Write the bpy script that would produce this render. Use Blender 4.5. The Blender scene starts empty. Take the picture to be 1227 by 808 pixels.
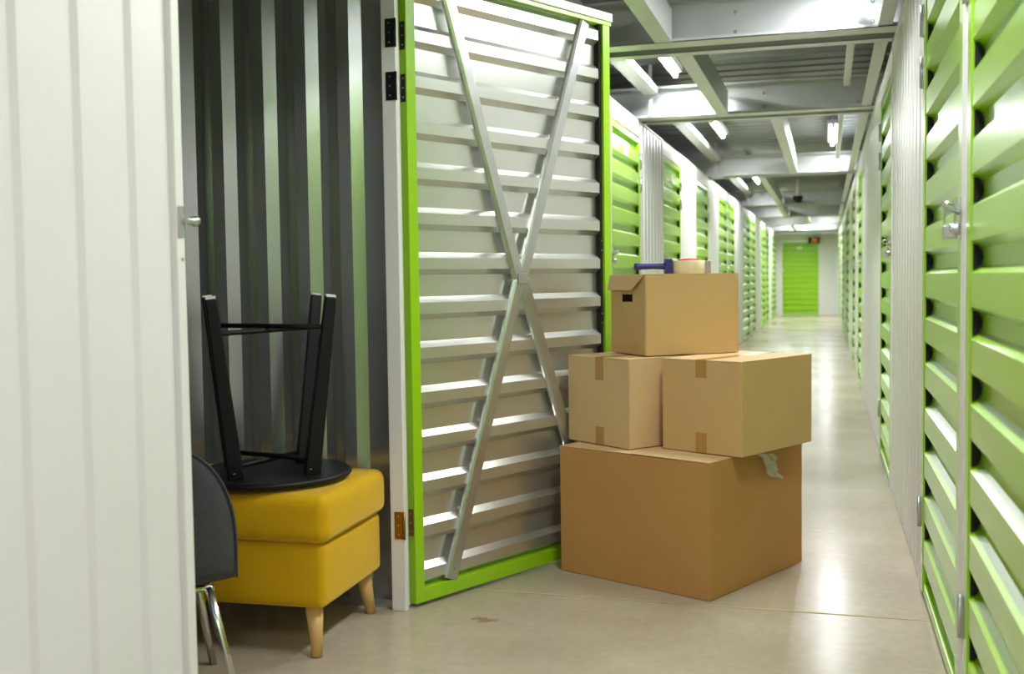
import bpy, bmesh, math, random
from mathutils import Vector, Matrix

random.seed(7)
scene = bpy.context.scene
COL = scene.collection

# ------------------------------------------------------------------ camera
yaw, pitch, roll = math.radians(16.171), math.radians(3.0706), math.radians(0.8)
fw = Vector((-math.sin(yaw) * math.cos(pitch), math.cos(yaw) * math.cos(pitch), -math.sin(pitch)))
r0 = Vector((math.cos(yaw), math.sin(yaw), 0))
u0 = r0.cross(fw)
rt = r0 * math.cos(roll) - u0 * math.sin(roll)
up = rt.cross(fw)
cam_data = bpy.data.cameras.new('camera')
cam = bpy.data.objects.new('camera', cam_data)
COL.objects.link(cam)
CAM_H = 1.15
m = Matrix((rt, up, -fw)).transposed().to_4x4()
m.translation = Vector((0, 0, CAM_H))
cam.matrix_world = m
cam_data.sensor_width = 36.0
cam_data.lens = 1300.0 / 1227.0 * 36.0
cam_data.clip_start = 0.05
cam_data.dof.use_dof = True
cam_data.dof.focus_distance = 4.0
cam_data.dof.aperture_fstop = 3.2
scene.camera = cam

# ------------------------------------------------------------------ world, exposure
world = bpy.data.worlds.new('world')
scene.world = world
world.use_nodes = True
bg = world.node_tree.nodes['Background']
bg.inputs[0].default_value = (0.97, 0.97, 1.0, 1)
bg.inputs[1].default_value = 0.55
vs = scene.view_settings
vs.view_transform = 'Standard'
vs.look = 'None'
vs.gamma = 1.0
vs.use_curve_mapping = False
vs.exposure = 0.58
LAMP_W = 24.0          # watts of one tube fitting


# ------------------------------------------------------------------ materials
def lin(r, g, b):
    def c(v):
        v /= 255.0
        return v / 12.92 if v <= 0.04045 else ((v + 0.055) / 1.055) ** 2.4
    return (c(r), c(g), c(b), 1.0)


def mat(name, rgb, rough=0.5, metal=0.0, var=0.06, vscale=6.0, bump=0.0, bscale=80.0, stretch=None, rvar=0.0,
        sheen=0.0, coat=0.0, spec=0.5, emit=0.0, alpha=1.0, trans=0.0):
    mt = bpy.data.materials.new(name)
    mt.use_nodes = True
    nt = mt.node_tree
    b = nt.nodes['Principled BSDF']
    b.inputs['Roughness'].default_value = rough
    b.inputs['Metallic'].default_value = metal
    b.inputs['Specular IOR Level'].default_value = spec
    col = lin(*rgb)
    b.inputs['Base Color'].default_value = col
    tc = nt.nodes.new('ShaderNodeTexCoord')
    mp = nt.nodes.new('ShaderNodeMapping')
    nt.links.new(tc.outputs['Object'], mp.inputs[0])
    if stretch:
        mp.inputs['Scale'].default_value = stretch
    if var > 0:
        n = nt.nodes.new('ShaderNodeTexNoise')
        n.inputs['Scale'].default_value = vscale
        n.inputs['Detail'].default_value = 5
        nt.links.new(mp.outputs[0], n.inputs['Vector'])
        mx = nt.nodes.new('ShaderNodeMix')
        mx.data_type = 'RGBA'
        mx.inputs[6].default_value = tuple(c * (1 - var) for c in col[:3]) + (1,)
        mx.inputs[7].default_value = tuple(min(1, c * (1 + var)) for c in col[:3]) + (1,)
        nt.links.new(n.outputs[0], mx.inputs[0])
        nt.links.new(mx.outputs[2], b.inputs['Base Color'])
        if rvar > 0:
            mr = nt.nodes.new('ShaderNodeMapRange')
            mr.inputs[3].default_value = max(0.02, rough - rvar)
            mr.inputs[4].default_value = rough + rvar
            nt.links.new(n.outputs[0], mr.inputs[0])
            nt.links.new(mr.outputs[0], b.inputs['Roughness'])
    if bump > 0:
        n2 = nt.nodes.new('ShaderNodeTexNoise')
        n2.inputs['Scale'].default_value = bscale
        n2.inputs['Detail'].default_value = 3
        nt.links.new(mp.outputs[0], n2.inputs['Vector'])
        bp = nt.nodes.new('ShaderNodeBump')
        bp.inputs['Strength'].default_value = bump
        bp.inputs['Distance'].default_value = 0.004
        nt.links.new(n2.outputs[0], bp.inputs['Height'])
        nt.links.new(bp.outputs[0], b.inputs['Normal'])
    if sheen:
        b.inputs['Sheen Weight'].default_value = sheen
        b.inputs['Sheen Roughness'].default_value = 0.4
        b.inputs['Sheen Tint'].default_value = tuple(0.5 * c + 0.5 * w for c, w in zip(col, (0.9, 0.85, 0.45, 1)))
    if coat:
        b.inputs['Coat Weight'].default_value = coat
        b.inputs['Coat Roughness'].default_value = 0.2
    if emit:
        b.inputs['Emission Color'].default_value = (1.0, 0.98, 0.95, 1)
        b.inputs['Emission Strength'].default_value = emit
    if trans:
        b.inputs['Transmission Weight'].default_value = trans
    if alpha < 1:
        b.inputs['Alpha'].default_value = alpha
    return mt


M = {
    'white': mat('white painted steel', (224, 222, 220), 0.38, var=0.02, vscale=2),
    'post': mat('white post paint', (226, 224, 220), 0.45, var=0.02),
    'green': mat('lime green paint', (150, 200, 14), 0.34, var=0.05, vscale=3, bump=0.04, bscale=30, coat=0.5),
    'zinc': mat('pale coated sheet back', (214, 216, 209), 0.29, 0.82, var=0.02, vscale=2),
    'galv': mat('galvanised steel', (196, 198, 196), 0.30, 0.85, var=0.10, vscale=14, rvar=0.08),
    'beam': mat('galvanised purlin steel', (200, 203, 201), 0.36, 0.5, var=0.06, vscale=8, rvar=0.05),
    'deck': mat('ceiling deck steel', (140, 144, 144), 0.5, 0.3, var=0.06, vscale=3),
    'unit': mat('charcoal coated sheet', (186, 188, 190), 0.24, 0.78, var=0.05, vscale=2, rvar=0.03),
    'foam': mat('black foam filler', (22, 26, 14), 0.9, var=0.1),
    'dark': mat('interior shade colour', (22, 22, 22), 0.8, var=0.05),
    'chrome': mat('polished steel', (215, 213, 208), 0.14, 1.0, var=0.03),
    'brass': mat('old brass', (150, 112, 48), 0.35, 0.9, var=0.12, vscale=60),
    'blackmetal': mat('black steel', (26, 26, 27), 0.4, 0.3, var=0.05),
    'screw': mat('bright screw', (190, 190, 186), 0.3, 0.9, var=0.0),
    'kraft_big': mat('brown kraft board', (186, 138, 80), 0.72, var=0.07, vscale=5, bump=0.08, bscale=60, spec=0.25),
    'kraft': mat('tan kraft board', (212, 179, 132), 0.7, var=0.06, vscale=5, bump=0.08, bscale=60, spec=0.25),
    'kraft_y': mat('yellowish kraft board', (204, 169, 114), 0.7, var=0.06, vscale=5, bump=0.08, bscale=60, spec=0.25),
    'edge': mat('cut board edge', (206, 172, 124), 0.8, var=0.12, vscale=90),
    'tape': mat('brown packing tape', (180, 134, 74), 0.25, var=0.05, coat=0.4),
    'clear': mat('clear tape', (225, 222, 210), 0.12, var=0.0, alpha=0.55, spec=0.8),
    'velvet': mat('mustard velvet', (210, 163, 8), 0.75, var=0.10, vscale=7, bump=0.12, bscale=160, sheen=0.9, spec=0.2),
    'beech': mat('beech wood', (214, 172, 108), 0.45, var=0.12, vscale=5, stretch=(14, 14, 1)),
    'blackwood': mat('black lacquer', (7, 7, 8), 0.5, spec=0.35, var=0.1, bump=0.05, bscale=120),
    'glide': mat('white felt glide', (230, 228, 224), 0.7, var=0.0),
    'fabric': mat('charcoal wool fabric', (72, 74, 77), 0.92, var=0.16, vscale=60, bump=0.4, bscale=260, sheen=0.3, spec=0.1),
    'navy': mat('navy plastic', (44, 44, 122), 0.4, var=0.04),
    'roll': mat('cream tape roll side', (232, 220, 184), 0.5, var=0.05, vscale=50, stretch=(1, 1, 8)),
    'red': mat('red plastic hub', (208, 52, 42), 0.4, var=0.03),
    'greyplastic': mat('grey plastic', (168, 162, 156), 0.4, var=0.03),
    'tube': mat('lit fluorescent tube', (255, 255, 255), 0.4, var=0.0, emit=14.0),
    'housing': mat('lamp housing', (226, 228, 226), 0.45, var=0.02),
    'orange': mat('orange sign', (236, 140, 30), 0.5, var=0.03),
    'joint': mat('joint sealant', (182, 162, 116), 0.7, var=0.15, vscale=30),
    'sticker': mat('white number plate', (240, 240, 236), 0.4, var=0.0),
}


def floor_material():
    mt = bpy.data.materials.new('polished concrete')
    mt.use_nodes = True
    nt = mt.node_tree
    b = nt.nodes['Principled BSDF']
    tc = nt.nodes.new('ShaderNodeTexCoord')
    n1 = nt.nodes.new('ShaderNodeTexNoise'); n1.inputs['Scale'].default_value = 1.3; n1.inputs['Detail'].default_value = 8
    n2 = nt.nodes.new('ShaderNodeTexNoise'); n2.inputs['Scale'].default_value = 26; n2.inputs['Detail'].default_value = 6
    for n in (n1, n2):
        nt.links.new(tc.outputs['Object'], n.inputs['Vector'])
    cr = nt.nodes.new('ShaderNodeValToRGB')
    cr.color_ramp.elements[0].position = 0.3; cr.color_ramp.elements[0].color = lin(164, 151, 129)
    cr.color_ramp.elements[1].position = 0.72; cr.color_ramp.elements[1].color = lin(188, 176, 155)
    nt.links.new(n1.outputs[0], cr.inputs[0])
    mx = nt.nodes.new('ShaderNodeMix'); mx.data_type = 'RGBA'; mx.blend_type = 'OVERLAY'
    mx.inputs[0].default_value = 0.14
    nt.links.new(cr.outputs[0], mx.inputs[6]); nt.links.new(n2.outputs[0], mx.inputs[7])
    # one rusty drip stain beside the open door
    sub = nt.nodes.new('ShaderNodeVectorMath'); sub.operation = 'SUBTRACT'; sub.inputs[1].default_value = (-1.109, 3.44, 0)
    nt.links.new(tc.outputs['Object'], sub.inputs[0])
    sc = nt.nodes.new('ShaderNodeVectorMath'); sc.operation = 'MULTIPLY'; sc.inputs[1].default_value = (22, 30, 1)
    nt.links.new(sub.outputs[0], sc.inputs[0])
    ln = nt.nodes.new('ShaderNodeVectorMath'); ln.operation = 'LENGTH'
    nt.links.new(sc.outputs[0], ln.inputs[0])
    ad = nt.nodes.new('ShaderNodeMath'); ad.operation = 'MULTIPLY_ADD'; ad.inputs[1].default_value = 2.2; ad.inputs[2].default_value = -1.1
    nt.links.new(n2.outputs[0], ad.inputs[0])
    a2 = nt.nodes.new('ShaderNodeMath'); a2.operation = 'ADD'
    nt.links.new(ad.outputs[0], a2.inputs[0]); nt.links.new(ln.outputs['Value'], a2.inputs[1])
    lt = nt.nodes.new('ShaderNodeMapRange'); lt.inputs[1].default_value = 1.0; lt.inputs[2].default_value = 0.5
    lt.inputs[3].default_value = 0; lt.inputs[4].default_value = 0.55
    nt.links.new(a2.outputs[0], lt.inputs[0])
    m2 = nt.nodes.new('ShaderNodeMix'); m2.data_type = 'RGBA'; m2.inputs[7].default_value = lin(112, 62, 36)
    nt.links.new(lt.outputs[0], m2.inputs[0]); nt.links.new(mx.outputs[2], m2.inputs[6])
    nt.links.new(m2.outputs[2], b.inputs['Base Color'])
    mr = nt.nodes.new('ShaderNodeMapRange'); mr.inputs[3].default_value = 0.15; mr.inputs[4].default_value = 0.31; b.inputs['Specular IOR Level'].default_value = 0.36
    nt.links.new(n1.outputs[0], mr.inputs[0]); nt.links.new(mr.outputs[0], b.inputs['Roughness'])
    bp = nt.nodes.new('ShaderNodeBump'); bp.inputs['Strength'].default_value = 0.05; bp.inputs['Distance'].default_value = 0.004
    nt.links.new(n2.outputs[0], bp.inputs['Height']); nt.links.new(bp.outputs[0], b.inputs['Normal'])
    return mt


M['floor'] = floor_material()


# ------------------------------------------------------------------ helpers
class MB:
    """collects boxes, prisms, tubes and lathes; build() links them as ONE mesh object"""
    def __init__(self):
        self.v = []; self.f = []; self.smooth = []

    def add(self, vs_, fs, smooth=False):
        o = len(self.v)
        self.v += [tuple(p) for p in vs_]
        self.f += [tuple(i + o for i in f) for f in fs]
        self.smooth += [smooth] * len(fs)
        return self

    def box(self, a, b):
        (x0, y0, z0), (x1, y1, z1) = a, b
        return self.add([(x0, y0, z0), (x1, y0, z0), (x1, y1, z0), (x0, y1, z0), (x0, y0, z1), (x1, y0, z1), (x1, y1, z1), (x0, y1, z1)],
                        [(0, 3, 2, 1), (4, 5, 6, 7), (0, 1, 5, 4), (1, 2, 6, 5), (2, 3, 7, 6), (3, 0, 4, 7)])

    def prism(self, poly, axis, a, b, smooth=False):
        """poly: 2D outline; axis 'x': (y,z), 'y': (x,z), 'z': (x,y)"""
        def P(p, t):
            return {'x': (t, p[0], p[1]), 'y': (p[0], t, p[1]), 'z': (p[0], p[1], t)}[axis]
        n = len(poly)
        vs_ = [P(p, a) for p in poly] + [P(p, b) for p in poly]
        self.add(vs_, [(i, (i + 1) % n, n + (i + 1) % n, n + i) for i in range(n)], smooth)
        o = len(self.v) - 2 * n
        self.f += [tuple(o + i for i in range(n))[::-1], tuple(o + n + i for i in range(n))]
        self.smooth += [False, False]
        return self

    def sheet(self, line, axis, a, b, t=None):
        """open polyline extruded; t: thickness vector (2D) to close it"""
        if t:
            line = list(line) + [(p[0] + t[0], p[1] + t[1]) for p in reversed(line)]
            return self.prism_strip(line, axis, a, b)
        n = len(line)
        def P(p, s):
            return {'x': (s, p[0], p[1]), 'y': (p[0], s, p[1]), 'z': (p[0], p[1], s)}[axis]
        return self.add([P(p, a) for p in line] + [P(p, b) for p in line], [(i, i + 1, n + i + 1, n + i) for i in range(n - 1)])

    def prism_strip(self, loop, axis, a, b):
        """closed thin strip: first half runs one way, second half back; caps as quads"""
        n = len(loop); h = n // 2
        def P(p, s):
            return {'x': (s, p[0], p[1]), 'y': (p[0], s, p[1]), 'z': (p[0], p[1], s)}[axis]
        vs_ = [P(p, a) for p in loop] + [P(p, b) for p in loop]
        fs = [(i, (i + 1) % n, n + (i + 1) % n, n + i) for i in range(n)]
        for i in range(h - 1):
            fs.append((i, n - 1 - i, n - 2 - i, i + 1))
            fs.append((n + i, n + i + 1, n + n - 2 - i, n + n - 1 - i))
        return self.add(vs_, fs)

    def beam(self, p, q, w0, w1=None, d0=None, d1=None, upv=(0, 0, 1)):
        """four-sided bar from p to q, w across, d along the other axis"""
        p, q = Vector(p), Vector(q)
        w1 = w0 if w1 is None else w1
        d0 = w0 if d0 is None else d0
        d1 = (w1 if d0 == w0 else d0) if d1 is None else d1
        ax = (q - p).normalized()
        u = Vector(upv)
        s = ax.cross(u)
        if s.length < 1e-4:
            s = ax.cross(Vector((0, 1, 0)))
        s.normalize()
        t = s.cross(ax).normalized()
        vs_ = []
        for c, w, d in ((p, w0, d0), (q, w1, d1)):
            for a, b in ((-1, -1), (1, -1), (1, 1), (-1, 1)):
                vs_.append(c + s * (a * w / 2) + t * (b * d / 2))
        return self.add(vs_, [(3, 2, 1, 0), (4, 5, 6, 7), (0, 1, 5, 4), (1, 2, 6, 5), (2, 3, 7, 6), (3, 0, 4, 7)])

    def tube(self, pts, r, n=10, r1=None, closed=False):
        pts = [Vector(p) for p in pts]
        k = len(pts)
        rings = []
        prev = None
        for i, p in enumerate(pts):
            if closed:
                ax = (pts[(i + 1) % k] - pts[i - 1])
            else:
                ax = pts[min(i + 1, k - 1)] - pts[max(i - 1, 0)]
            ax.normalize()
            if prev is None:
                s = ax.cross(Vector((0, 0, 1)))
                if s.length < 1e-3:
                    s = ax.cross(Vector((0, 1, 0)))
            else:
                s = prev - ax * prev.dot(ax)
            s.normalize(); prev = s
            t = ax.cross(s)
            rr = r if r1 is None else r + (r1 - r) * i / (k - 1)
            rings.append([p + s * (rr * math.cos(a)) + t * (rr * math.sin(a)) for a in [2 * math.pi * j / n for j in range(n)]])
        vs_ = [v for rg in rings for v in rg]
        fs = []
        for i in range(k if closed else k - 1):
            i2 = (i + 1) % k
            fs += [(i * n + j, i * n + (j + 1) % n, i2 * n + (j + 1) % n, i2 * n + j) for j in range(n)]
        self.add(vs_, fs, True)
        if not closed:
            o = len(self.v) - k * n
            self.f += [tuple(o + j for j in range(n))[::-1], tuple(o + (k - 1) * n + j for j in range(n))]
            self.smooth += [False, False]
        return self

    def lathe(self, prof, n=32, c=(0, 0, 0), axis='z'):
        vs_ = []
        for r, z in prof:
            for j in range(n):
                a = 2 * math.pi * j / n
                x, y = r * math.cos(a), r * math.sin(a)
                p = {'z': (x, y, z), 'x': (z, x, y), 'y': (y, z, x)}[axis]
                vs_.append((p[0] + c[0], p[1] + c[1], p[2] + c[2]))
        k = len(prof)
        fs = [(i * n + j, i * n + (j + 1) % n, (i + 1) * n + (j + 1) % n, (i + 1) * n + j) for i in range(k - 1) for j in range(n)]
        self.add(vs_, fs, True)
        o = len(self.v) - k * n
        self.f += [tuple(o + j for j in range(n))[::-1], tuple(o + (k - 1) * n + j for j in range(n))]
        self.smooth += [False, False]
        return self

    def mesh(self, name, material):
        me = bpy.data.meshes.new(name)
        me.from_pydata(self.v, [], self.f)
        bm = bmesh.new(); bm.from_mesh(me)
        bmesh.ops.recalc_face_normals(bm, faces=bm.faces)
        bm.to_mesh(me); bm.free()
        me.polygons.foreach_set('use_smooth', self.smooth)
        me.materials.append(material)
        return me

    def build(self, name, material, parent=None, bevel=0.0, segs=2):
        o = link(name, self.mesh(name, material), parent)
        if bevel:
            add_bevel(o, bevel, segs)
        return o


def add_bevel(o, w, segs=2):
    md = o.modifiers.new('bevel', 'BEVEL')
    md.width = w; md.segments = segs; md.limit_method = 'ANGLE'; md.angle_limit = math.radians(40)
    md.harden_normals = False


def link(name, me, parent=None, loc=None):
    o = bpy.data.objects.new(name, me)
    COL.objects.link(o)
    if parent is not None:
        o.parent = parent
    if loc is not None:
        o.location = loc
    return o


def tag(o, label=None, cat=None, group=None, kind=None):
    if label: o['label'] = label
    if cat: o['category'] = cat
    if group: o['group'] = group
    if kind: o['kind'] = kind
    return o


def empty(name, loc=(0, 0, 0), rz=0.0):
    o = bpy.data.objects.new(name, None)
    o.empty_display_size = 0.1
    COL.objects.link(o)
    o.location = loc; o.rotation_euler = (0, 0, rz)
    return o


def rounded_box(sx, sy, sz, r, segs=4, cuts=6, bulge=(0, 0, 0)):
    """soft upholstered block, base at z=0, centred in x and y"""
    bm = bmesh.new()
    bmesh.ops.create_cube(bm, size=1.0)
    for v in bm.verts:
        v.co = Vector((v.co.x * sx, v.co.y * sy, (v.co.z + 0.5) * sz))
    bmesh.ops.bevel(bm, geom=bm.edges[:], offset=r, segments=segs, profile=0.5, affect='EDGES')
    long_edges = [e for e in bm.edges if e.calc_length() > max(r * 1.5, 0.05)]
    bmesh.ops.subdivide_edges(bm, edges=long_edges, cuts=cuts, use_grid_fill=True)
    for v in bm.verts:
        x, y, z = v.co.x / (sx / 2), v.co.y / (sy / 2), (v.co.z - sz / 2) / (sz / 2)
        kx, ky, kz = 1 - x * x, 1 - y * y, 1 - z * z
        v.co.x += bulge[0] * x * max(0, ky) * max(0, kz)
        v.co.y += bulge[1] * y * max(0, kx) * max(0, kz)
        v.co.z += bulge[2] * (1 if z > 0 else 0) * z * max(0, kx) * max(0, ky)
    bmesh.ops.recalc_face_normals(bm, faces=bm.faces)
    return bm


def bm_obj(name, bm, material, parent=None, smooth=True, loc=None):
    me = bpy.data.meshes.new(name)
    bm.to_mesh(me); bm.free()
    for p in me.polygons:
        p.use_smooth = smooth
    me.materials.append(material)
    return link(name, me, parent, loc)


# ------------------------------------------------------------------ dimensions of the place
XL, XLN, XR = -1.37, -1.402, 0.33       # corridor faces: left wall far, left wall beside the open unit, right wall
YEND, YBACK, YMOUTH = 32.0, -4.0, -0.8     # walls and deck cut short at YMOUTH so world light fills in from behind
WTOP = 2.33
DOOR_H = 2.205

# ------------------------------------------------------------------ floor
fl = MB().box((-5.2, YBACK, -0.15), (3.2, YEND + 0.4, 0.0)).build('floor', M['floor'])
tag(fl, 'polished grey beige concrete floor of the storage corridor', 'floor', kind='structure')
MB().box((XLN, 3.770, 0.0002), (XR, 3.780, 0.0012)).build('joint_line', M['joint'], fl)

# ------------------------------------------------------------------ ceiling: deck, cross beams, edge rails and struts
ceil = empty('ceiling', (0, 0, 2.33))
tag(ceil, 'galvanised steel ceiling frame with ribbed deck over the corridor', 'ceiling', kind='structure')
ZC = 2.33
line = []
y = YMOUTH
while y < YEND + 0.2:
    line += [(y, 2.74), (y + 0.17, 2.74), (y + 0.19, 2.775), (y + 0.23, 2.775)]
    y += 0.25
MB().sheet([(p[0], p[1] - ZC) for p in line], 'x', -5.2, 3.2, t=(0, 0.004)).build('deck', M['deck'], ceil)


def channel(x0, x1, ysign, z0, h, fl_, t=0.004):
    """C profile running along x with its web at y=0 and flanges towards ysign"""
    s = ysign
    mb = MB()
    mb.box((x0, min(0, s * t), z0), (x1, max(0, s * t), z0 + h))
    for z in (z0, z0 + h - t):
        mb.box((x0, min(0, s * fl_), z), (x1, max(0, s * fl_), z + t))
    lo, hi = sorted((s * fl_, s * (fl_ - t)))
    mb.box((x0, lo, z0), (x1, hi, z0 + 0.018))
    mb.box((x0, lo, z0 + h - 0.018), (x1, hi, z0 + h))
    return mb


BEAMS = [0.6, 3.2, 5.80, 8.40, 13.45, 19.3, 23.2, 27.0, 30.4]
for by in BEAMS:
    for dy, s, fw_ in ((-0.03, -1, 0.15), (0.095, 1, 0.10)):
        o = channel(-2.3, 1.2, s, WTOP + 0.015 - ZC, 0.235, fw_).build('cross_beam', M['beam'], ceil)
        o.location = (0, by + dy, 0)
    bolt = MB()
    for bx in (-1.25, -0.45, 0.22):
        for bz in (0.06, 0.16):
            bolt.lathe([(0.010, 0), (0.010, 0.008), (0.006, 0.012)], 8, (0, 0, 0), 'y')
            n0 = len(bolt.v) - 24
            bolt.v[n0:] = [(v[0] + bx, -v[1], v[2] + bz) for v in bolt.v[n0:]]
    o = bolt.build('bolt_row', M['screw'], ceil)
    o.location = (0, by - 0.031, 0.015)


def stringer(x, y0, y1, w=0.085, h=0.16, z=0.015):
    """box section running along the corridor under the deck"""
    MB().box((x - w / 2, y0, z), (x + w / 2, y1, z + 0.005)).box((x + w / 2 - 0.005, y0, z + 0.005), (x + w / 2, y1, z + h)) \
        .box((x - w / 2, y0, z + h), (x + w / 2, y1, z + h + 0.005)).build('stringer', M['beam'], ceil)


for x, a, b in ((-0.80, 3.40, 5.615), (-0.74, 6.0, 8.215), (-0.37, 8.60, 13.265), (-0.76, 13.65, 19.115), (-0.79, 19.5, 23.01), (-0.40, 23.4, 26.81), (-0.8, 27.2, 30.21),
                (-0.6, 0.80, 3.01)):
    stringer(x, a, b)
for k in range(len(BEAMS) - 1):
    a, b = BEAMS[k] + 0.20, BEAMS[k + 1] - 0.185
    for x in (0.285,):
        MB().box((x - 0.045, a, 0.02), (x + 0.02, b, 0.026)).box((x + 0.014, a, 0.026), (x + 0.02, b, 0.22)).build('edge_rail', M['beam'], ceil)
# slim drop struts hanging under the deck
for x, y0, y1 in ((0.135, 6.45, 8.0), (0.12, 9.3, 13.0), (0.13, 3.5, 5.5)):
    MB().box((x - 0.022, y0, 0.13), (x + 0.022, y1, 0.165)).build('cable_channel', M['beam'], ceil, bevel=0.006)
for x, yv in ((-1.27, 8.2), (-1.27, 13.2), (-1.24, 5.5), (-1.28, 19.0)):
    MB().box((x - 0.012, yv, 0.03), (x + 0.012, yv + 0.004, 0.41)).build('hanger_strap', M['beam'], ceil)


# ------------------------------------------------------------------ walls: ribbed white panels, posts, headers
def corr_line(x0, x1, pitch=0.17, depth=0.011, crest=0.105, slope=0.012):
    n = max(1, round((x1 - x0) / pitch)); p = (x1 - x0) / n
    s = p / pitch
    ln = []
    for i in range(n):
        a = x0 + i * p
        vly = (p - (crest + 2 * slope) * s) / 2
        ln += [(a, -depth), (a + vly, -depth), (a + vly + slope * s, 0), (a + vly + (slope + crest) * s, 0), (a + vly + (2 * slope + crest) * s, -depth)]
    ln.append((x1, -depth))
    return ln


def frame_of(side, xface):
    """empty rotation and mapping so that local x runs along the wall and local y points into the corridor"""
    return math.radians(90) if side == 'right' else math.radians(-90)


def wall_root(name, side, xface, label):
    o = empty(name, (xface, 0, 0), frame_of(side, xface))
    tag(o, label, 'wall', kind='structure')
    return o


wl = wall_root('wall_left', 'left', XL, 'left corridor wall of white ribbed steel panels beside the open unit')
wr = wall_root('wall_right', 'right', XR, 'right corridor wall of white ribbed steel panels between green doors')


def wall_panel(root, side, a, b, off=0.0, z1=WTOP, fine=False):
    """white ribbed panel from corridor position a to b"""
    x0, x1 = (a, b) if side == 'right' else (-b, -a)
    ln = [(p[0], p[1] - 0.004 - off) for p in corr_line(x0 + 0.03, x1 - 0.03, 0.17)]
    MB().sheet(ln, 'z', 0.004, z1, t=(0, -0.002)).build('wall_panel', M['white'], root)
    for xx in (x0, x1 - 0.032):
        MB().box((xx, -0.05 - off, 0), (xx + 0.032, 0.002 - off, z1)).build('post', M['post'], root, bevel=0.003)
    MB().box((x0, -0.05 - off, z1), (x1, 0.004 - off, z1 + 0.012)).build('top_rail', M['post'], root)
    MB().box((x0 + 0.032, -0.04 - off, 0), (x1 - 0.032, -0.018 - off, 0.02)).build('floor_rail', M['galv'], root)


def header(root, side, a, b, off=0.0, z0=DOOR_H + 0.012):
    x0, x1 = (a, b) if side == 'right' else (-b, -a)
    MB().box((x0, -0.05 - off, z0), (x1, 0.0 - off, WTOP + 0.012)).build('header_panel', M['post'], root, bevel=0.003)


LEFT_DOORS = [[(4.72, 5.90)], [(7.13, 8.31)], [(9.52, 10.70)], [(12.02, 13.28)], [(14.62, 15.88), (15.92, 17.18)], [(19.0, 20.6), (20.66, 22.3)],
              [(24.4, 25.9), (25.96, 27.5)], [(29.2, 30.4), (30.45, 31.6)]]
RIGHT_DOORS = [[(1.72, 2.87), (2.96, 4.12)], [(6.08, 7.25)], [(10.95, 12.2)], [(13.5, 14.75)], [(17.2, 18.4), (18.45, 19.65)], [(22.0, 23.3), (23.35, 24.65)],
               [(27.6, 28.9), (28.95, 30.2)]]

# left wall: panel next to the camera, the open unit's opening, then panels and doors to the end
NEAR = XL - XLN
wall_panel(wl, 'left', YMOUTH, 2.172, NEAR)
header(wl, 'left', 2.172, 3.46, NEAR, 2.245)
prev = 3.46
for i, grp in enumerate(LEFT_DOORS):
    wall_panel(wl, 'left', prev, grp[0][0], NEAR if i == 0 else 0.0)
    header(wl, 'left', grp[0][0], grp[-1][1], NEAR if i == 0 else 0)
    for d0, d1 in zip(grp[:-1], grp[1:]):
        MB().box((-d1[0], -0.05, 0), (-d0[1], 0.006, DOOR_H + 0.012)).build('post', M['post'], wl)
    prev = grp[-1][1]
wall_panel(wl, 'left', prev, YEND)
wall_panel(wr, 'right', YMOUTH, 1.72)
prev = None
for grp in RIGHT_DOORS:
    if prev is not None:
        wall_panel(wr, 'right', prev, grp[0][0])
    header(wr, 'right', grp[0][0], grp[-1][1])
    for d0, d1 in zip(grp[:-1], grp[1:]):
        MB().box((d0[1], -0.05, 0), (d1[0], 0.003, DOOR_H + 0.012)).build('post', M['post'], wr, bevel=0.002)
    prev = grp[-1][1]
wall_panel(wr, 'right', prev, YEND)
# latch keeper on the post of the open unit
kx = -2.157
MB().box((kx - 0.008, -NEAR + 0.003, 1.255), (kx + 0.014, -NEAR + 0.007, 1.325)).build('latch_plate', M['galv'], wl, bevel=0.001)
MB().lathe([(0.007, 0), (0.008, 0.004), (0.008, 0.03), (0.012, 0.032), (0.012, 0.04), (0.006, 0.042)], 12, (0, 0, 0), 'x').build('latch_bolt', M['galv'], wl).location = (kx - 0.002, -NEAR + 0.014, 1.292)
bpy.data.objects['latch_bolt'].rotation_euler = (0, 0, math.radians(180))
MB().lathe([(0.004, 0), (0.003, 0.003)], 8, (0, 0, 0), 'y').build('screw', M['screw'], wl).location = (kx, -NEAR + 0.002, 1.205)

# end wall
we = empty('wall_back', (0, YEND, 0), math.radians(180))
tag(we, 'white ribbed end wall of the corridor around a far green door', 'wall', kind='structure')
MB().sheet([(p[0], p[1]) for p in corr_line(-1.2, 0.2, 0.14)], 'z', 0, 2.33, t=(0, -0.002)).build('wall_panel', M['white'], we)
MB().box((1.21, -0.05, 0), (1.42, 0.0, 2.33)).build('post', M['post'], we)
MB().box((0.2, -0.05, 2.10), (1.21, 0.0, 2.33)).build('header_panel', M['post'], we)
MB().box((-2.4, -0.06, 2.345), (2.4, -0.02, 2.73)).build('upper_panel', M['beam'], we)


# ------------------------------------------------------------------ closed green doors
PITCH = 0.1575
rib_cache = {}


def rib_poly(zc, yb, yc, crest, base):
    return [(yb, zc - base / 2), (yc, zc - crest / 2), (yc, zc + crest / 2), (yb, zc + base / 2)]


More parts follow.
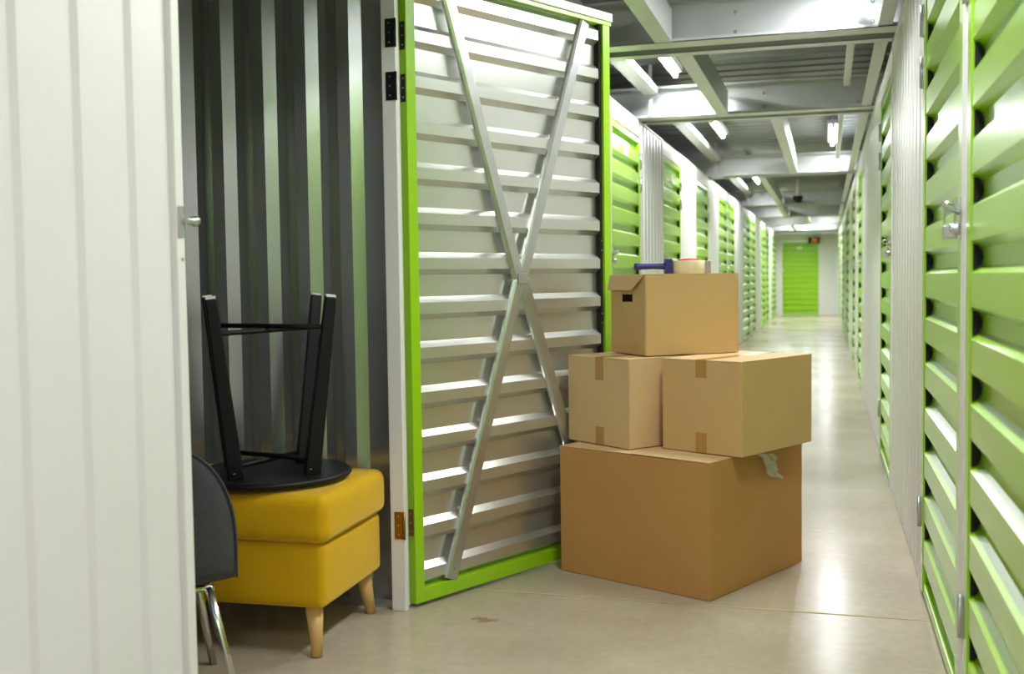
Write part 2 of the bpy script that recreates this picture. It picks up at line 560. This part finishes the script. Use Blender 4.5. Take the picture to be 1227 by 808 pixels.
def closed_door(n, root_loc, rz, W, H, label, detail, far_end, plate=False, latch_end=None, group=None, stile_w=0.045):
    r = empty('door_%d' % n, root_loc, rz)
    tag(r, label, 'door', group, 'structure')
    sw = stile_w
    T = 0.045
    for x0 in (0.004, W - sw - 0.004):
        MB().box((x0, -T, 0.012), (x0 + sw, 0.002, H)).build('stile', M['green'], r, bevel=0.003)
    for z0 in (0.012, H - 0.04):
        MB().box((sw + 0.004, -T, z0), (W - sw - 0.004, -0.002, z0 + 0.04)).build('rail', M['green'], r, bevel=0.003)
    a, b = sw + 0.004, W - sw - 0.004
    MB().box((a, -0.034, 0.052), (b, -0.027, H - 0.04)).build('sheet', M['green'], r)
    nr = int((H - 0.10) // PITCH)
    z_first = 0.052 + (H - 0.092 - (nr - 1) * PITCH) / 2
    zs = [z_first + k * PITCH for k in range(nr)]
    if detail:
        key = round(W, 3)
        if key not in rib_cache:
            rib_cache[key] = MB().prism(rib_poly(0, -0.027, -0.001, 0.080, 0.116), 'x', a + 0.001, b - 0.001).mesh('rib', M['green'])
        for z in zs:
            link('rib', rib_cache[key], r, (0, 0, z))
        fz = [0.5 * (p + q) for p, q in zip(zs[:-1], zs[1:])]
        if 'filler' not in rib_cache:
            pts = [(-0.005 - 0.021 * math.sin(math.pi * q_ / 8), -0.030 * math.cos(math.pi * q_ / 8)) for q_ in range(9)]
            rib_cache['filler'] = MB().prism(pts, 'x', 0, 0.012).mesh('foam_filler', M['foam'])
        for z in fz:
            link('foam_filler', rib_cache['filler'], r, (b - 0.0135 if far_end else a + 0.0015, 0, z))
    else:
        mb = MB()
        for z in zs:
            mb.prism(rib_poly(z, -0.027, -0.001, 0.080, 0.116), 'x', a + 0.001, b - 0.001)
        tag(mb.build('ribs', M['green'], r), kind='stuff')
        mb = MB()
        for p, q in zip(zs[:-1], zs[1:]):
            z = (p + q) / 2
            x = b - 0.0135 if far_end else a + 0.0015
            mb.box((x, -0.027, z - 0.026), (x + 0.012, -0.005, z + 0.026))
        tag(mb.build('foam_fillers', M['foam'], r), kind='stuff')
    if plate:
        x = W * 0.52
        z = zs[-1]
        MB().box((x - 0.07, -0.0005, z - 0.035), (x + 0.07, 0.002, z + 0.035)).build('number_plate', M['sticker'], r, bevel=0.002)
    # latch on the closing stile and hinges on the other
    lx = W - 0.028 if latch_end == 'end' else 0.028
    la = MB().box((lx - 0.022, 0.002, 1.235), (lx + 0.022, 0.005, 1.345)).build('latch', M['galv'], r, bevel=0.001)
    MB().tube([(lx - 0.018, 0.012, 1.315), (lx + 0.05 * (1 if latch_end == 'end' else -1), 0.012, 1.315)], 0.007, 10).build('bolt', M['galv'], la)
    MB().tube([(lx, 0.004, 1.318), (lx, 0.036, 1.330), (lx, 0.044, 1.322), (lx, 0.036, 1.312), (lx, 0.004, 1.30)], 0.0042, 8).build('staple', M['galv'], la)
    MB().lathe([(0.016, 0), (0.017, 0.004), (0.013, 0.016), (0.013, 0.024), (0.007, 0.027)], 14, (lx, 0.004, 1.262), 'y').build('lock_cylinder', M['galv'], la)
    hx = 0.002 if latch_end == 'end' else W - 0.002
    for hz in (0.24, 1.80, 1.98):
        MB().box((hx - 0.02, 0.003, hz), (hx + 0.02, 0.006, hz + 0.11)).tube([(hx, 0.009, hz), (hx, 0.009, hz + 0.11)], 0.006, 8).build('hinge', M['galv'], r)
    return r


dn = 2
ord_w = ['first', 'second', 'third', 'fourth', 'fifth', 'sixth', 'seventh', 'eighth', 'ninth', 'tenth', 'eleventh', 'twelfth', 'thirteenth']
RL = {(1.72, 2.87): 'wide ribbed green door sharing a white post with the door carrying a padlock',
      (2.96, 4.12): 'ribbed green door with silver padlock beside a wide white ribbed panel',
      (6.08, 7.25): 'ribbed green door with small padlock between two white ribbed panels'}
k = 0
for grp in RIGHT_DOORS:
    for a, b in grp:
        lab = RL.get((a, b), 'ribbed green door, %s along the wall of the padlocked doors' % ord_w[k])
        closed_door(dn, (XR, a, 0), math.radians(90), b - a, DOOR_H, lab, b < 13, True, latch_end='start', stile_w=0.075)
        dn += 1; k += 1
k = 0
for i, grp in enumerate(LEFT_DOORS):
    for a, b in grp:
        lab = {0: 'ribbed green closed door hidden behind the open braced door',
               1: 'ribbed green door with white number plate just past the open braced door'}.get(i, 'ribbed green door, %s beyond the open braced door on its wall' % ord_w[k])
        closed_door(dn, (XL - (NEAR if i == 0 else 0), b, 0), math.radians(-90), b - a, DOOR_H, lab, b < 13.5, False, plate=i in (1, 2), latch_end='end')
        dn += 1; k += 1
ed = closed_door(dn, (-0.2, YEND, 0), math.radians(180), 1.01, 2.09, 'bright green ribbed door closing the far end of the corridor', False, True, plate=True, latch_end='end')
dn += 1
# unseen rear walls, coloured near black for the shade inside the closed units
wu = MB().box((-4.9, 3.80, 0), (-4.86, YEND, 2.7)).build('wall_left_rear', M['dark'])
tag(wu, 'shade-coloured rear wall of the storage units on the open door side', 'wall', kind='structure')
wu = MB().box((2.9, YMOUTH, 0), (2.94, YEND, 2.7)).build('wall_right_rear', M['dark'])
tag(wu, 'shade-coloured rear wall of the storage units behind the padlocked doors', 'wall', kind='structure')

# ------------------------------------------------------------------ the open unit: charcoal ribbed side, rear and near walls
UX = -4.0
ws = empty('wall_unit_side', (XLN - 0.047, 3.52, 0), math.radians(180))
tag(ws, 'charcoal ribbed metal side wall inside the open storage unit', 'wall', kind='structure')


# in this frame local x points to world -x and local y to world -y (into the unit)
prof = [(0, 0)]
x = 0.100
while x < 2.39:
    # flat, step up gently, then a steep facet that faces the corridor
    prof += [(x, 0.0), (x + 0.036, 0.030), (x + 0.082, 0.030), (x + 0.089, 0.022), (x + 0.130, 0.004), (x + 0.134, 0.0)]
    x += 0.166
prof.append((2.53, 0))
MB().sheet(prof, 'z', 0.004, 2.33, t=(0, -0.002)).build('wall_panel', M['unit'], ws)
MB().box((0, -0.05, 0), (2.53, 0.034, 0.03)).build('floor_rail', M['unit'], ws)
wn = empty('wall_unit_near', (UX, 2.14, 0), 0)
tag(wn, 'charcoal ribbed metal wall of the open unit on the chair side', 'wall', kind='structure')
MB().sheet([(p[0], p[1]) for p in prof], 'z', 0.004, 2.33, t=(0, -0.002)).build('wall_panel', M['unit'], wn)
wb = MB().box((UX - 0.05, 2.0, 0), (UX, 3.6, 2.33)).build('wall_unit_rear', M['unit'])
tag(wb, 'charcoal rear wall inside the open storage unit', 'wall', kind='structure')
uc = MB().box((UX, 2.10, 2.335), (XLN - 0.05, 3.56, 2.345)).build('unit_light_cover', M['deck'])  # unseen cover, added to keep overhead light out of the unit
tag(uc, 'added grey cover sheet that keeps the open storage unit dark', 'ceiling', kind='structure')

# ------------------------------------------------------------------ the open braced door
LEAF = math.radians(63.9)
DW, DH, DT = 1.15, 2.225, 0.042
door = empty('door_1', (-1.378, 3.503, 0.014), LEAF)
tag(door, 'open green framed door showing its pale ribbed inside and steel cross brace', 'door', kind='structure')
for x0, x1 in ((0, 0.042), (DW - 0.046, DW)):
    MB().box((x0, 0, 0), (x1, DT, DH - 0.04)).build('stile', M['green'], door, bevel=0.002)
MB().box((0.042, 0, 0), (DW - 0.046, DT, 0.05)).build('rail', M['green'], door, bevel=0.002)
MB().box((0, 0, DH - 0.04), (DW + 0.012, DT, DH)).build('rail', M['green'], door, bevel=0.002)
MB().box((0, -0.006, DH - 0.022), (DW + 0.014, -0.001, DH + 0.012)).box((0, -0.001, DH + 0.001), (DW + 0.014, DT + 0.004, DH + 0.012)).build('top_cap', M['post'], door, bevel=0.001)
MB().box((0.042, 0.036, 0.05), (DW - 0.046, 0.040, DH - 0.04)).build('sheet', M['zinc'], door)
rmesh = MB().prism([(0.036, -0.080), (0.013, -0.060), (0.013, -0.021), (0.036, 0.0)], 'x', 0.043, DW - 0.062).mesh('rib', M['zinc'])
for kk in range(14):
    zt = 0.132 + PITCH * kk
    if zt < DH - 0.04:
        link('rib', rmesh, door, (0, 0, zt))
MB().box((DW - 0.060, 0.012, 0.05), (DW - 0.047, 0.035, DH - 0.04)).build('edge_seal', M['foam'], door)
for z in (1.27, 0.965):
    sp = MB().box((DW - 0.0625, 0.010, z - 0.035), (DW - 0.047, 0.0115, z + 0.035)).build('strike_plate', M['blackmetal'], door)
    for dz in (-0.02, 0.02):
        MB().lathe([(0.003, 0), (0.003, 0.002)], 8, (DW - 0.055, 0.008, z + dz), 'y').build('screw', M['screw'], sp)


def brace(p, q):
    p = Vector((p[0], 0.006, p[1])); q = Vector((q[0], 0.006, q[1]))
    ax = (q - p).normalized()
    s = Vector((ax.z, 0, -ax.x))
    if s.x < 0: s = -s
    # folded steel angle: broad flat face plus a slimmer return facing the hinge side
    mb = MB()
    ring = [(-0.027, 0.010), (-0.027, -0.002), (-0.017, -0.008), (0.025, -0.008), (0.027, -0.006), (0.027, 0.010)]
    vs_ = [c + s * a + Vector((0, b, 0)) for c in (p, q) for a, b in ring]
    n = len(ring)
    mb.add(vs_, [(i, (i + 1) % n, n + (i + 1) % n, n + i) for i in range(n)] + [tuple(range(n))[::-1], tuple(range(n, 2 * n))])
    mb.build('brace_bar', M['galv'], door, bevel=0.0015)


cx_, cz_ = 0.577, 1.135
brace((0.195, 2.175), (cx_ - 0.014, cz_ + 0.010))
brace((0.985, 2.175), (cx_ + 0.012, cz_ + 0.016))
brace((0.175, 0.052), (cx_ - 0.010, cz_ - 0.012))
brace((1.025, 0.052), (cx_ + 0.014, cz_ - 0.008))
MB().box((cx_ - 0.024, -0.006, cz_ - 0.018), (cx_ + 0.024, -0.0025, cz_ + 0.022)).build('brace_plate', M['galv'], door, bevel=0.001)
# hinges: black pairs high up, one brass below; each half on post and leaf edge
for hz, key in ((1.925, 'blackmetal'), (1.747, 'blackmetal'), (0.24, 'brass')):
    h = MB().box((0.002 - 0.004, 0.006, hz), (-0.0005, 0.030, hz + 0.095)).build('hinge', M[key], door, bevel=0.001)
    for dz in (0.016, 0.048, 0.08):
        MB().lathe([(0.0032, 0), (0.0032, 0.0015)], 8, (0, 0, 0), 'x').build('screw', M['screw'], h).location = (-0.0035, 0.016, hz + dz)
    wh = MB().box((-3.4595, -NEAR - 0.034, hz + 0.014), (-3.4575, -NEAR - 0.004, hz + 0.109)).build('hinge_plate', M[key], wl)
    MB().tube([(-3.4575, -NEAR + 0.002, hz + 0.014), (-3.4575, -NEAR + 0.002, hz + 0.109)], 0.005, 8).build('hinge_knuckle', M[key], wh)
    for dz in (0.016, 0.048, 0.08):
        MB().lathe([(0.0032, 0), (0.0032, 0.0015)], 8, (0, 0, 0), 'x').build('screw', M['screw'], wh).location = (-3.4575, -NEAR - 0.019, hz + 0.014 + dz)


# ------------------------------------------------------------------ cardboard boxes
def carton(name, F, ang, W, D, H, z, mkey, label, tape=(), lifted=0.0, group='stacked cardboard boxes', open_end=False):
    """F: world xy of the corner nearest the viewer; local x runs along the front face towards its left corner,
    local y along the right face. ang: direction of the right face."""
    r = empty(name, (F[0], F[1], z), ang - math.pi / 2)
    tag(r, label, 'box', group)
    t = 0.004
    # local: front face on y=0 from x=-W to x=0; right face on x=0
    body = MB()
    body.box((-W, 0, 0), (0, t, H)) if not open_end else None
    body.box((-W, D - t, 0), (0, D, H))
    body.box((-t, t, 0), (0, D - t, H))
    body.box((-W, t, 0), (-W + t, D - t, H))
    body.box((-W + t, t, 0), (-t, D - t, t))
    if open_end:
        hx0, hx1, hz0, hz1 = -W * 0.66, -W * 0.36, H - 0.105, H - 0.075
        body.box((-W, 0, 0), (hx0, t, H)).box((hx1, 0, 0), (0, t, H)).box((hx0, 0, 0), (hx1, t, hz0)).box((hx0, 0, hz1), (hx1, t, H))
    body.build('carton_body', M[mkey], r, bevel=0.0025)
    return r


def flap(r, mkey, a, b, z, rot=None, pivot=(0, 0, 0), name='flap'):
    o = MB().box((a[0] - pivot[0], a[1] - pivot[1], 0), (b[0] - pivot[0], b[1] - pivot[1], 0.0035)).build(name, M[mkey], r, bevel=0.001)
    o.location = (pivot[0], pivot[1], z)
    if rot:
        o.rotation_euler = rot
    return o


A_BIG = math.radians(64.6)
W, D, H = 0.675, 0.70, 0.490
big = carton('cardboard_box', (-0.392, 3.816), A_BIG, W, D, H, 0.001, 'kraft_big', 'largest brown cardboard box on the floor under the stack')
flap(big, 'kraft_big', (-W + 0.002, 0.004), (-0.002, 0.23), H - 0.006)
flap(big, 'kraft_big', (-W + 0.002, D - 0.23), (-0.002, D - 0.004), H - 0.006)
flap(big, 'kraft', (-W, 0.0), (-W / 2 - 0.001, D), H + 0.001, (0, math.radians(-0.1), 0), (-W, 0, 0))
flap(big, 'kraft', (-W / 2 + 0.001, 0.0), (0, D), H + 0.001, (0, math.radians(0.35), 0), (0, 0, 0))
# scrap of clear tape hanging on its right face
bm = bmesh.new()
bmesh.ops.create_grid(bm, x_segments=9, y_segments=14, size=0.5)
rr = random.Random(3)
for v in bm.verts:
    u_, w_ = v.co.x, v.co.y
    wob = 0.006 * math.sin(9 * u_ + 5 * w_) + 0.004 * math.sin(17 * w_ - 8 * u_) + rr.uniform(-0.002, 0.002)
    v.co = Vector((0.010 + wob, u_ * (0.115 + 0.04 * w_) - 0.095 * w_ + 0.012 * math.sin(6 * w_), w_ * 0.105 - 0.02 * u_))
tp = bm_obj('loose_tape', bm, M['clear'], big, True, (0, 0.425, H - 0.063))
tag(tp, 'crumpled clear tape scrap')

A_L = math.radians(52.5)
W, D, H = 0.362, 0.40, 0.338
bl = carton('cardboard_box', (-0.712, 4.030), A_L, W, D, H, 0.4990, 'kraft', 'taped tan cardboard box on the large box, beside the open braced door')
for y0, y1 in ((0.003, 0.14), (D - 0.14, D - 0.003)):
    flap(bl, 'kraft', (-W + 0.002, y0), (-0.002, y1), H - 0.0055)
flap(bl, 'kraft', (-W, 0.0), (-W / 2 - 0.0008, D), H + 0.0005)
flap(bl, 'kraft', (-W / 2 + 0.0008, 0.0), (0, D), H + 0.0005)


def tapes(r, W, D, H, w=0.048, drop=0.078, cx0=-0.5, up=0.082):
    x = W * cx0
    MB().box((x - w / 2, -0.0008, H - drop), (x + w / 2, 0.0, H + 0.004)).build('tape_strip', M['tape'], r)
    MB().box((x - w / 2, -0.0008, H + 0.0041), (x + w / 2, D, H + 0.0049)).build('tape_strip', M['tape'], r)
    MB().box((x - w / 2, -0.0008, 0.001), (x + w / 2, 0.0, up)).build('tape_strip', M['tape'], r)


tapes(bl, 0.362, 0.40, 0.338, cx0=-0.47, drop=0.085, up=0.07)
A_R = math.radians(62.0)
W, D, H = 0.348, 0.500, 0.340
br = carton('cardboard_box', (-0.288, 3.925), A_R, W, D, H, 0.4990, 'kraft_y', 'taped cardboard box overhanging the edge of the large box')
for y0, y1 in ((0.003, 0.16), (D - 0.16, D - 0.003)):
    flap(br, 'kraft', (-W + 0.002, y0), (-0.002, y1), H - 0.0055)
flap(br, 'kraft', (-W, 0.0), (-W / 2 - 0.006, D), H + 0.0005)
flap(br, 'kraft', (-W / 2 + 0.006, 0.0), (0, D - 0.0), H + 0.0005)
tapes(br, 0.348, 0.5, 0.340, cx0=-0.5, drop=0.062, up=0.075)

# top box: its short end with a hand hole faces the viewer's left, its long side the viewer's right
A_T = math.radians(36.5)
W, D, H = 0.305, 0.415, 0.312
bt = carton('cardboard_box', (-0.668, 4.150), A_T, W, D, H, 0.8450, 'kraft_y', 'topmost cardboard box with a hand hole and folded end flap', open_end=True)
flap(bt, 'kraft_y', (-W + 0.0, 0.0), (0.0, D), H + 0.0005)
# folded end flap hanging outwards over the hand hole
fl_ = MB().prism([(-W + 0.002, 0.0), (-0.004, 0.0), (-0.085, -0.062), (-W + 0.004, -0.062)], 'z', 0, 0.004).build('flap', M['kraft'], bt, bevel=0.001)
fl_.location = (0, -0.001, H + 0.001)
fl_.rotation_euler = (math.radians(76), 0, 0)
tag(fl_, 'folded end flap with a slanted corner')

# ------------------------------------------------------------------ tape dispenser on the top box
dp = empty('tape_dispenser', (-0.605, 4.345, 1.1596), math.radians(14))
dp.scale = (1.1, 1.1, 1.08)
tag(dp, 'tape dispenser with navy handle and cream roll on the topmost box', 'tape dispenser')
MB().lathe([(0.040, 0.001), (0.060, 0.001), (0.061, 0.003), (0.061, 0.047), (0.060, 0.049), (0.040, 0.049)], 40, (0.072, 0, 0)).build('tape_roll', M['roll'], dp)
hub = MB().lathe([(0.038, 0.0), (0.038, 0.052), (0.034, 0.055), (0.02, 0.058), (0.006, 0.058)], 28, (0.072, 0, 0)).build('hub', M['red'], dp)
MB().box((-0.014, -0.028, 0.0), (0.012, 0.028, 0.056)).box((0.008, -0.008, 0.0), (0.066, 0.008, 0.003)).build('body_plate', M['navy'], dp, bevel=0.004)
MB().lathe([(0.009, -0.125), (0.013, -0.122), (0.014, -0.112), (0.0115, -0.095), (0.0105, -0.05), (0.012, -0.02), (0.014, -0.006), (0.014, 0.0)], 20, (0, 0, 0.030), 'x').build('handle', M['navy'], dp)
MB().box((0.128, -0.025, 0.002), (0.150, 0.025, 0.048)).build('press_plate', M['greyplastic'], dp, bevel=0.003)

# ------------------------------------------------------------------ mustard ottoman
ot = empty('ottoman', (-1.80, 3.185, 0), math.radians(2.0))
tag(ot, 'mustard yellow velvet ottoman on tapered beech legs in the open unit', 'ottoman')
bm = rounded_box(0.66, 0.485, 0.205, 0.022, 4, 8, (0.006, 0.006, 0))
bm_obj('base', bm, M['velvet'], ot, True, (0, 0, 0.152))
bm = rounded_box(0.695, 0.515, 0.150, 0.034, 5, 8, (0.008, 0.008, 0.010))
bm_obj('seat_cushion', bm, M['velvet'], ot, True, (0, 0, 0.353))
for sx in (-1, 1):
    for sy in (-1, 1):
        MB().tube([(sx * 0.275, sy * 0.195, 0.158), (sx * 0.295, sy * 0.225, 0.0)], 0.029, 18, r1=0.016).build('leg', M['beech'], ot)

# ------------------------------------------------------------------ black round stool lying upside down on the ottoman
st = empty('round_stool', (-1.748, 3.170, 0.5135), 0)
tag(st, 'black round stool upside down on the yellow ottoman, legs in the air', 'stool')
MB().lathe([(0.244, 0.0), (0.256, 0.003), (0.262, 0.010), (0.261, 0.017), (0.252, 0.022)], 56).build('stool_top', M['blackwood'], st)
a_ = Vector((-0.55, 0.835, 0)); b_ = Vector((0.835, 0.55, 0))
feet, roots = [], []
for i, j in ((-1, -1), (-1, 1), (1, 1), (1, -1)):
    roots.append((a_ * (i * 0.118) + b_ * (j * 0.118)) + Vector((0, 0, 0.022)))
    feet.append((a_ * (i * 0.182) + b_ * (j * 0.182)) + Vector((0, 0, 0.590)))
for p, q in zip(roots, feet):
    lg = MB().beam(p, q, 0.060, 0.036, 0.050, 0.036, upv=b_).build('leg', M['blackwood'], st, bevel=0.006, segs=3)
    d = (q - p).normalized()
    MB().beam(q - d * 0.003, q + d * 0.004, 0.030, 0.030, 0.030, 0.030, upv=b_).build('glide', M['glide'], lg)
    c = p.copy(); c.z = 0.04
    out = Vector((0.37, -0.93, 0))
    MB().lathe([(0.004, 0), (0.004, 0.003)], 8).build('screw', M['screw'], lg).location = c + (out * 0.034)


def at_z(p, q, z):
    return p + (q - p) * ((z - p.z) / (q.z - p.z))


for (i, j), z in (((0, 2), 0.480), ((1, 3), 0.494), ((0, 2), 0.058), ((1, 3), 0.070)):
    MB().tube([at_z(roots[i], feet[i], z), at_z(roots[j], feet[j], z)], 0.008, 10).build('stretcher', M['blackwood'], st)

# ------------------------------------------------------------------ grey upholstered chair half hidden behind the white panel, its back to the corridor entrance
ch = empty('upholstered_chair', (-1.690, 2.385, 0), math.radians(40))
tag(ch, 'charcoal fabric chair on chrome legs in front of the yellow ottoman', 'chair')
bm = rounded_box(0.43, 0.36, 0.085, 0.03, 4, 6, (0.004, 0.004, 0.012))
bm_obj('seat', bm, M['fabric'], ch, True, (0, 0.205, 0.365))


def back_shell():
    """padded back panel with big rounded upper corners, bowed round the sitter"""
    bm = bmesh.new()
    NU, NV = 20, 18
    grid = {}
    for j in range(NV + 1):
        v = j / NV
        v = 1 - (1 - v) ** 1.6
        z = 0.355 + 0.392 * v
        hw = 0.236 * math.sqrt(max(0.0, 1 - (v * 0.992) ** 3)) + 0.006
        for i in range(NU + 1):
            u = -1 + 2 * i / NU
            x = hw * u
            bow = 0.85 * x * x
            lean = -0.085 * v
            edge = 1 - max(abs(u) ** 8, 0) * 0.7
            vedge = 1 - (abs(2 * v - 1) ** 10) * 0.6
            th = 0.024 * edge * vedge
            grid[0, i, j] = bm.verts.new((x, bow + lean - th, z))
            grid[1, i, j] = bm.verts.new((x, bow + lean + th, z))
    for i in range(NU):
        for j in range(NV):
            bm.faces.new((grid[0, i, j], grid[0, i + 1, j], grid[0, i + 1, j + 1], grid[0, i, j + 1]))
            bm.faces.new((grid[1, i, j], grid[1, i, j + 1], grid[1, i + 1, j + 1], grid[1, i + 1, j]))
        for j in (0, NV):
            bm.faces.new((grid[0, i, j], grid[1, i, j], grid[1, i + 1, j], grid[0, i + 1, j]))
    for j in range(NV):
        for i in (0, NU):
            bm.faces.new((grid[0, i, j], grid[0, i, j + 1], grid[1, i, j + 1], grid[1, i, j]))
    bmesh.ops.recalc_face_normals(bm, faces=bm.faces)
    return bm


br_ = bm_obj('backrest', back_shell(), M['fabric'], ch)
pp = []
for q_ in range(41):
    t_ = math.pi * q_ / 40
    v = max(0.0, math.sin(t_)) ** 0.8
    hw = 0.236 * math.sqrt(max(0.0, 1 - (v * 0.992) ** 3)) + 0.006
    x = hw * (1 if math.cos(t_) > 0 else -1) if abs(math.cos(t_)) > 1e-6 else 0
    pp.append((x, 0.85 * x * x - 0.085 * v - 0.012, 0.355 + 0.392 * v))
MB().tube(pp, 0.0035, 6).build('piping', M['fabric'], br_)
for sx in (-1, 1):
    MB().tube([(sx * 0.165, 0.02, 0.338), (sx * 0.165, 0.37, 0.345)], 0.011, 12).build('seat_rail', M['chrome'], ch)
    MB().tube([(sx * 0.165, 0.03, 0.342), (sx * 0.236, -0.015, 0.0)], 0.013, 14, r1=0.011).build('leg', M['chrome'], ch)
    MB().tube([(sx * 0.165, 0.35, 0.348), (sx * 0.225, 0.40, 0.0)], 0.013, 14, r1=0.011).build('leg', M['chrome'], ch)
MB().tube([(-0.18, 0.03, 0.338), (0.18, 0.03, 0.338)], 0.011, 12).build('seat_rail', M['chrome'], ch)


# ------------------------------------------------------------------ padlocks on the right wall
def padlock(loc, label, sc=1.0):
    r = empty('padlock', loc, math.radians(12))
    r.scale = (sc * 0.74, sc * 0.74, sc)
    tag(r, label, 'padlock')
    MB().box((-0.024, -0.008, -0.082), (0.024, 0.008, -0.048)).build('lock_body', M['galv'], r, bevel=0.003, segs=3)
    pts = [(-0.017, 0, -0.048), (-0.017, 0, -0.006)] + [(0.017 * math.cos(a), 0, -0.004 + 0.015 * math.sin(a)) for a in [math.pi * (1 - i / 8) for i in range(9)]] + [(0.017, 0, -0.006), (0.017, 0, -0.048)]
    MB().tube(pts, 0.0034, 8).build('shackle', M['chrome'], r)
    MB().box((-0.016, -0.0086, -0.075), (0.016, -0.0081, -0.056)).build('stamp_plate', M['chrome'], r)
    return r


padlock((XR - 0.027, 2.985, 1.318), 'silver padlock on the latch of the door nearest the wide white panel', 1.0)
padlock((XR - 0.027, 6.103, 1.318), 'small silver padlock on the door between two white ribbed panels', 1.0)


# ------------------------------------------------------------------ fluorescent lamps
def lamp(x, y0, y1, z, label, tubes=(0,), light=True, watts=LAMP_W, group='corridor tube lamps'):
    r = empty('tube_lamp', (x, (y0 + y1) / 2, z), 0)
    tag(r, label, 'lamp', group)
    L = (y1 - y0) / 2
    MB().prism([(-0.055, 0.055), (0.055, 0.055), (0.045, 0.02), (-0.045, 0.02)], 'y', -L, L).build('housing', M['housing'], r)
    for dx in tubes:
        MB().tube([(dx, -L + 0.02, 0.0), (dx, L - 0.02, 0.0)], 0.018, 12).build('tube', M['tube'], r)
        for s in (-1, 1):
            MB().box((dx - 0.016, s * L - 0.012, -0.018), (dx + 0.016, s * L + 0.012, 0.03)).build('socket', M['housing'], r)
    for s in (-0.6, 0.6):
        MB().box((-0.01, s * L - 0.01, 0.055), (0.01, s * L + 0.01, 0.742 - (z - 2.0))).build('hanger', M['beam'], r) if z < 2.66 else None
    if light:
        ld = bpy.data.lights.new('tube_light', 'AREA')
        ld.shape = 'RECTANGLE'; ld.size = 0.09; ld.size_y = 2 * L
        ld.energy = watts
        ld.color = (0.95, 0.97, 1.0)
        lo = bpy.data.objects.new('tube_light', ld)
        COL.objects.link(lo)
        lo.parent = r
        lo.location = (0, 0, -0.024)


LAMPS = [(-1.06, 6.95, 8.05, 'lit tube lamp beside the cable tray, between the two nearest cross beams'),
         (-1.05, 10.55, 11.75, 'lit tube lamp beside the cable tray, between the second and third cross beams'),
         (0.065, 11.3, 12.9, 'lit tube lamp over the padlocked doors, between the second and third cross beams'),
         (-1.04, 16.6, 17.8, 'lit tube lamp beside the cable tray, just past the third cross beam')]
for x, y0, y1, lb in LAMPS:
    lamp(x, y0, y1, 2.62, lb)
for x, y0, y1, lb in ((0.05, 4.1, 5.2, 'lit tube lamp over the stacked boxes, before the first cross beam'), (0.0, 1.9, 3.0, 'lit tube lamp over the corridor beside the open unit'), (0.0, -0.5, 0.5, 'added tube lamp at the open mouth of the corridor')):
    lamp(x, y0, y1, 2.62, lb)  # all three hang out of view; the mouth one is added as fill
for x, y0, y1, bay in ((-1.0, 14.2, 15.4, 'right behind the third cross beam'), (-1.0, 20.8, 22.0, 'past the fourth cross beam'), (-0.5, 29.3, 30.1, 'in front of the far green door'),
                       (-1.0, 28.4, 29.6, 'past the sixth cross beam'), (-1.0, 24.4, 25.6, 'past the fifth cross beam'), (0.0, 24.8, 26.0, 'past the fifth cross beam'),
                       (0.0, 28.2, 29.4, 'past the sixth cross beam')):  # extra lamps put in to brighten the far corridor
    sd = 'on the open door side, ' if x < -0.8 else 'on the padlocked door side, ' if x > -0.2 else ''
    lamp(x, y0, y1, 2.62, 'added distant tube lamp %s%s' % (sd, bay))
for a, b in ((6.02, 8.19), (8.62, 13.24), (13.68, 19.09), (3.42, 5.59)):
    x, z = -1.265, 0.185
    MB().box((x - 0.055, a, z), (x + 0.055, b, z + 0.004)).box((x - 0.055, a, z + 0.004), (x - 0.051, b, z + 0.05)) \
        .box((x + 0.051, a, z + 0.004), (x + 0.055, b, z + 0.05)).build('cable_tray', M['beam'], ceil)

# ------------------------------------------------------------------ small things far down the corridor
sg = empty('exit_sign', (-0.33, 31.80, 2.03))
tag(sg, 'small orange sign box hung above the far green door', 'sign')
MB().box((-0.16, 0, 0), (0.16, 0.06, 0.17)).build('sign_case', M['blackmetal'], sg, bevel=0.005)
MB().box((-0.07, -0.004, 0.02), (0.09, 0.0, 0.15)).build('sign_face', M['orange'], sg)
MB().box((-0.01, 0.02, 0.17), (0.01, 0.04, 0.70)).build('hanger', M['beam'], sg)
sc_ = empty('security_camera', (-0.45, 18.6, 2.42))
tag(sc_, 'black dome security camera under the corridor ceiling', 'security camera')
MB().lathe([(0.02, -0.085), (0.055, -0.065), (0.075, -0.03), (0.08, 0.0), (0.08, 0.03)], 24).build('dome', M['blackmetal'], sc_)
MB().lathe([(0.03, 0.03), (0.03, 0.31)], 16).build('mount', M['housing'], sc_)
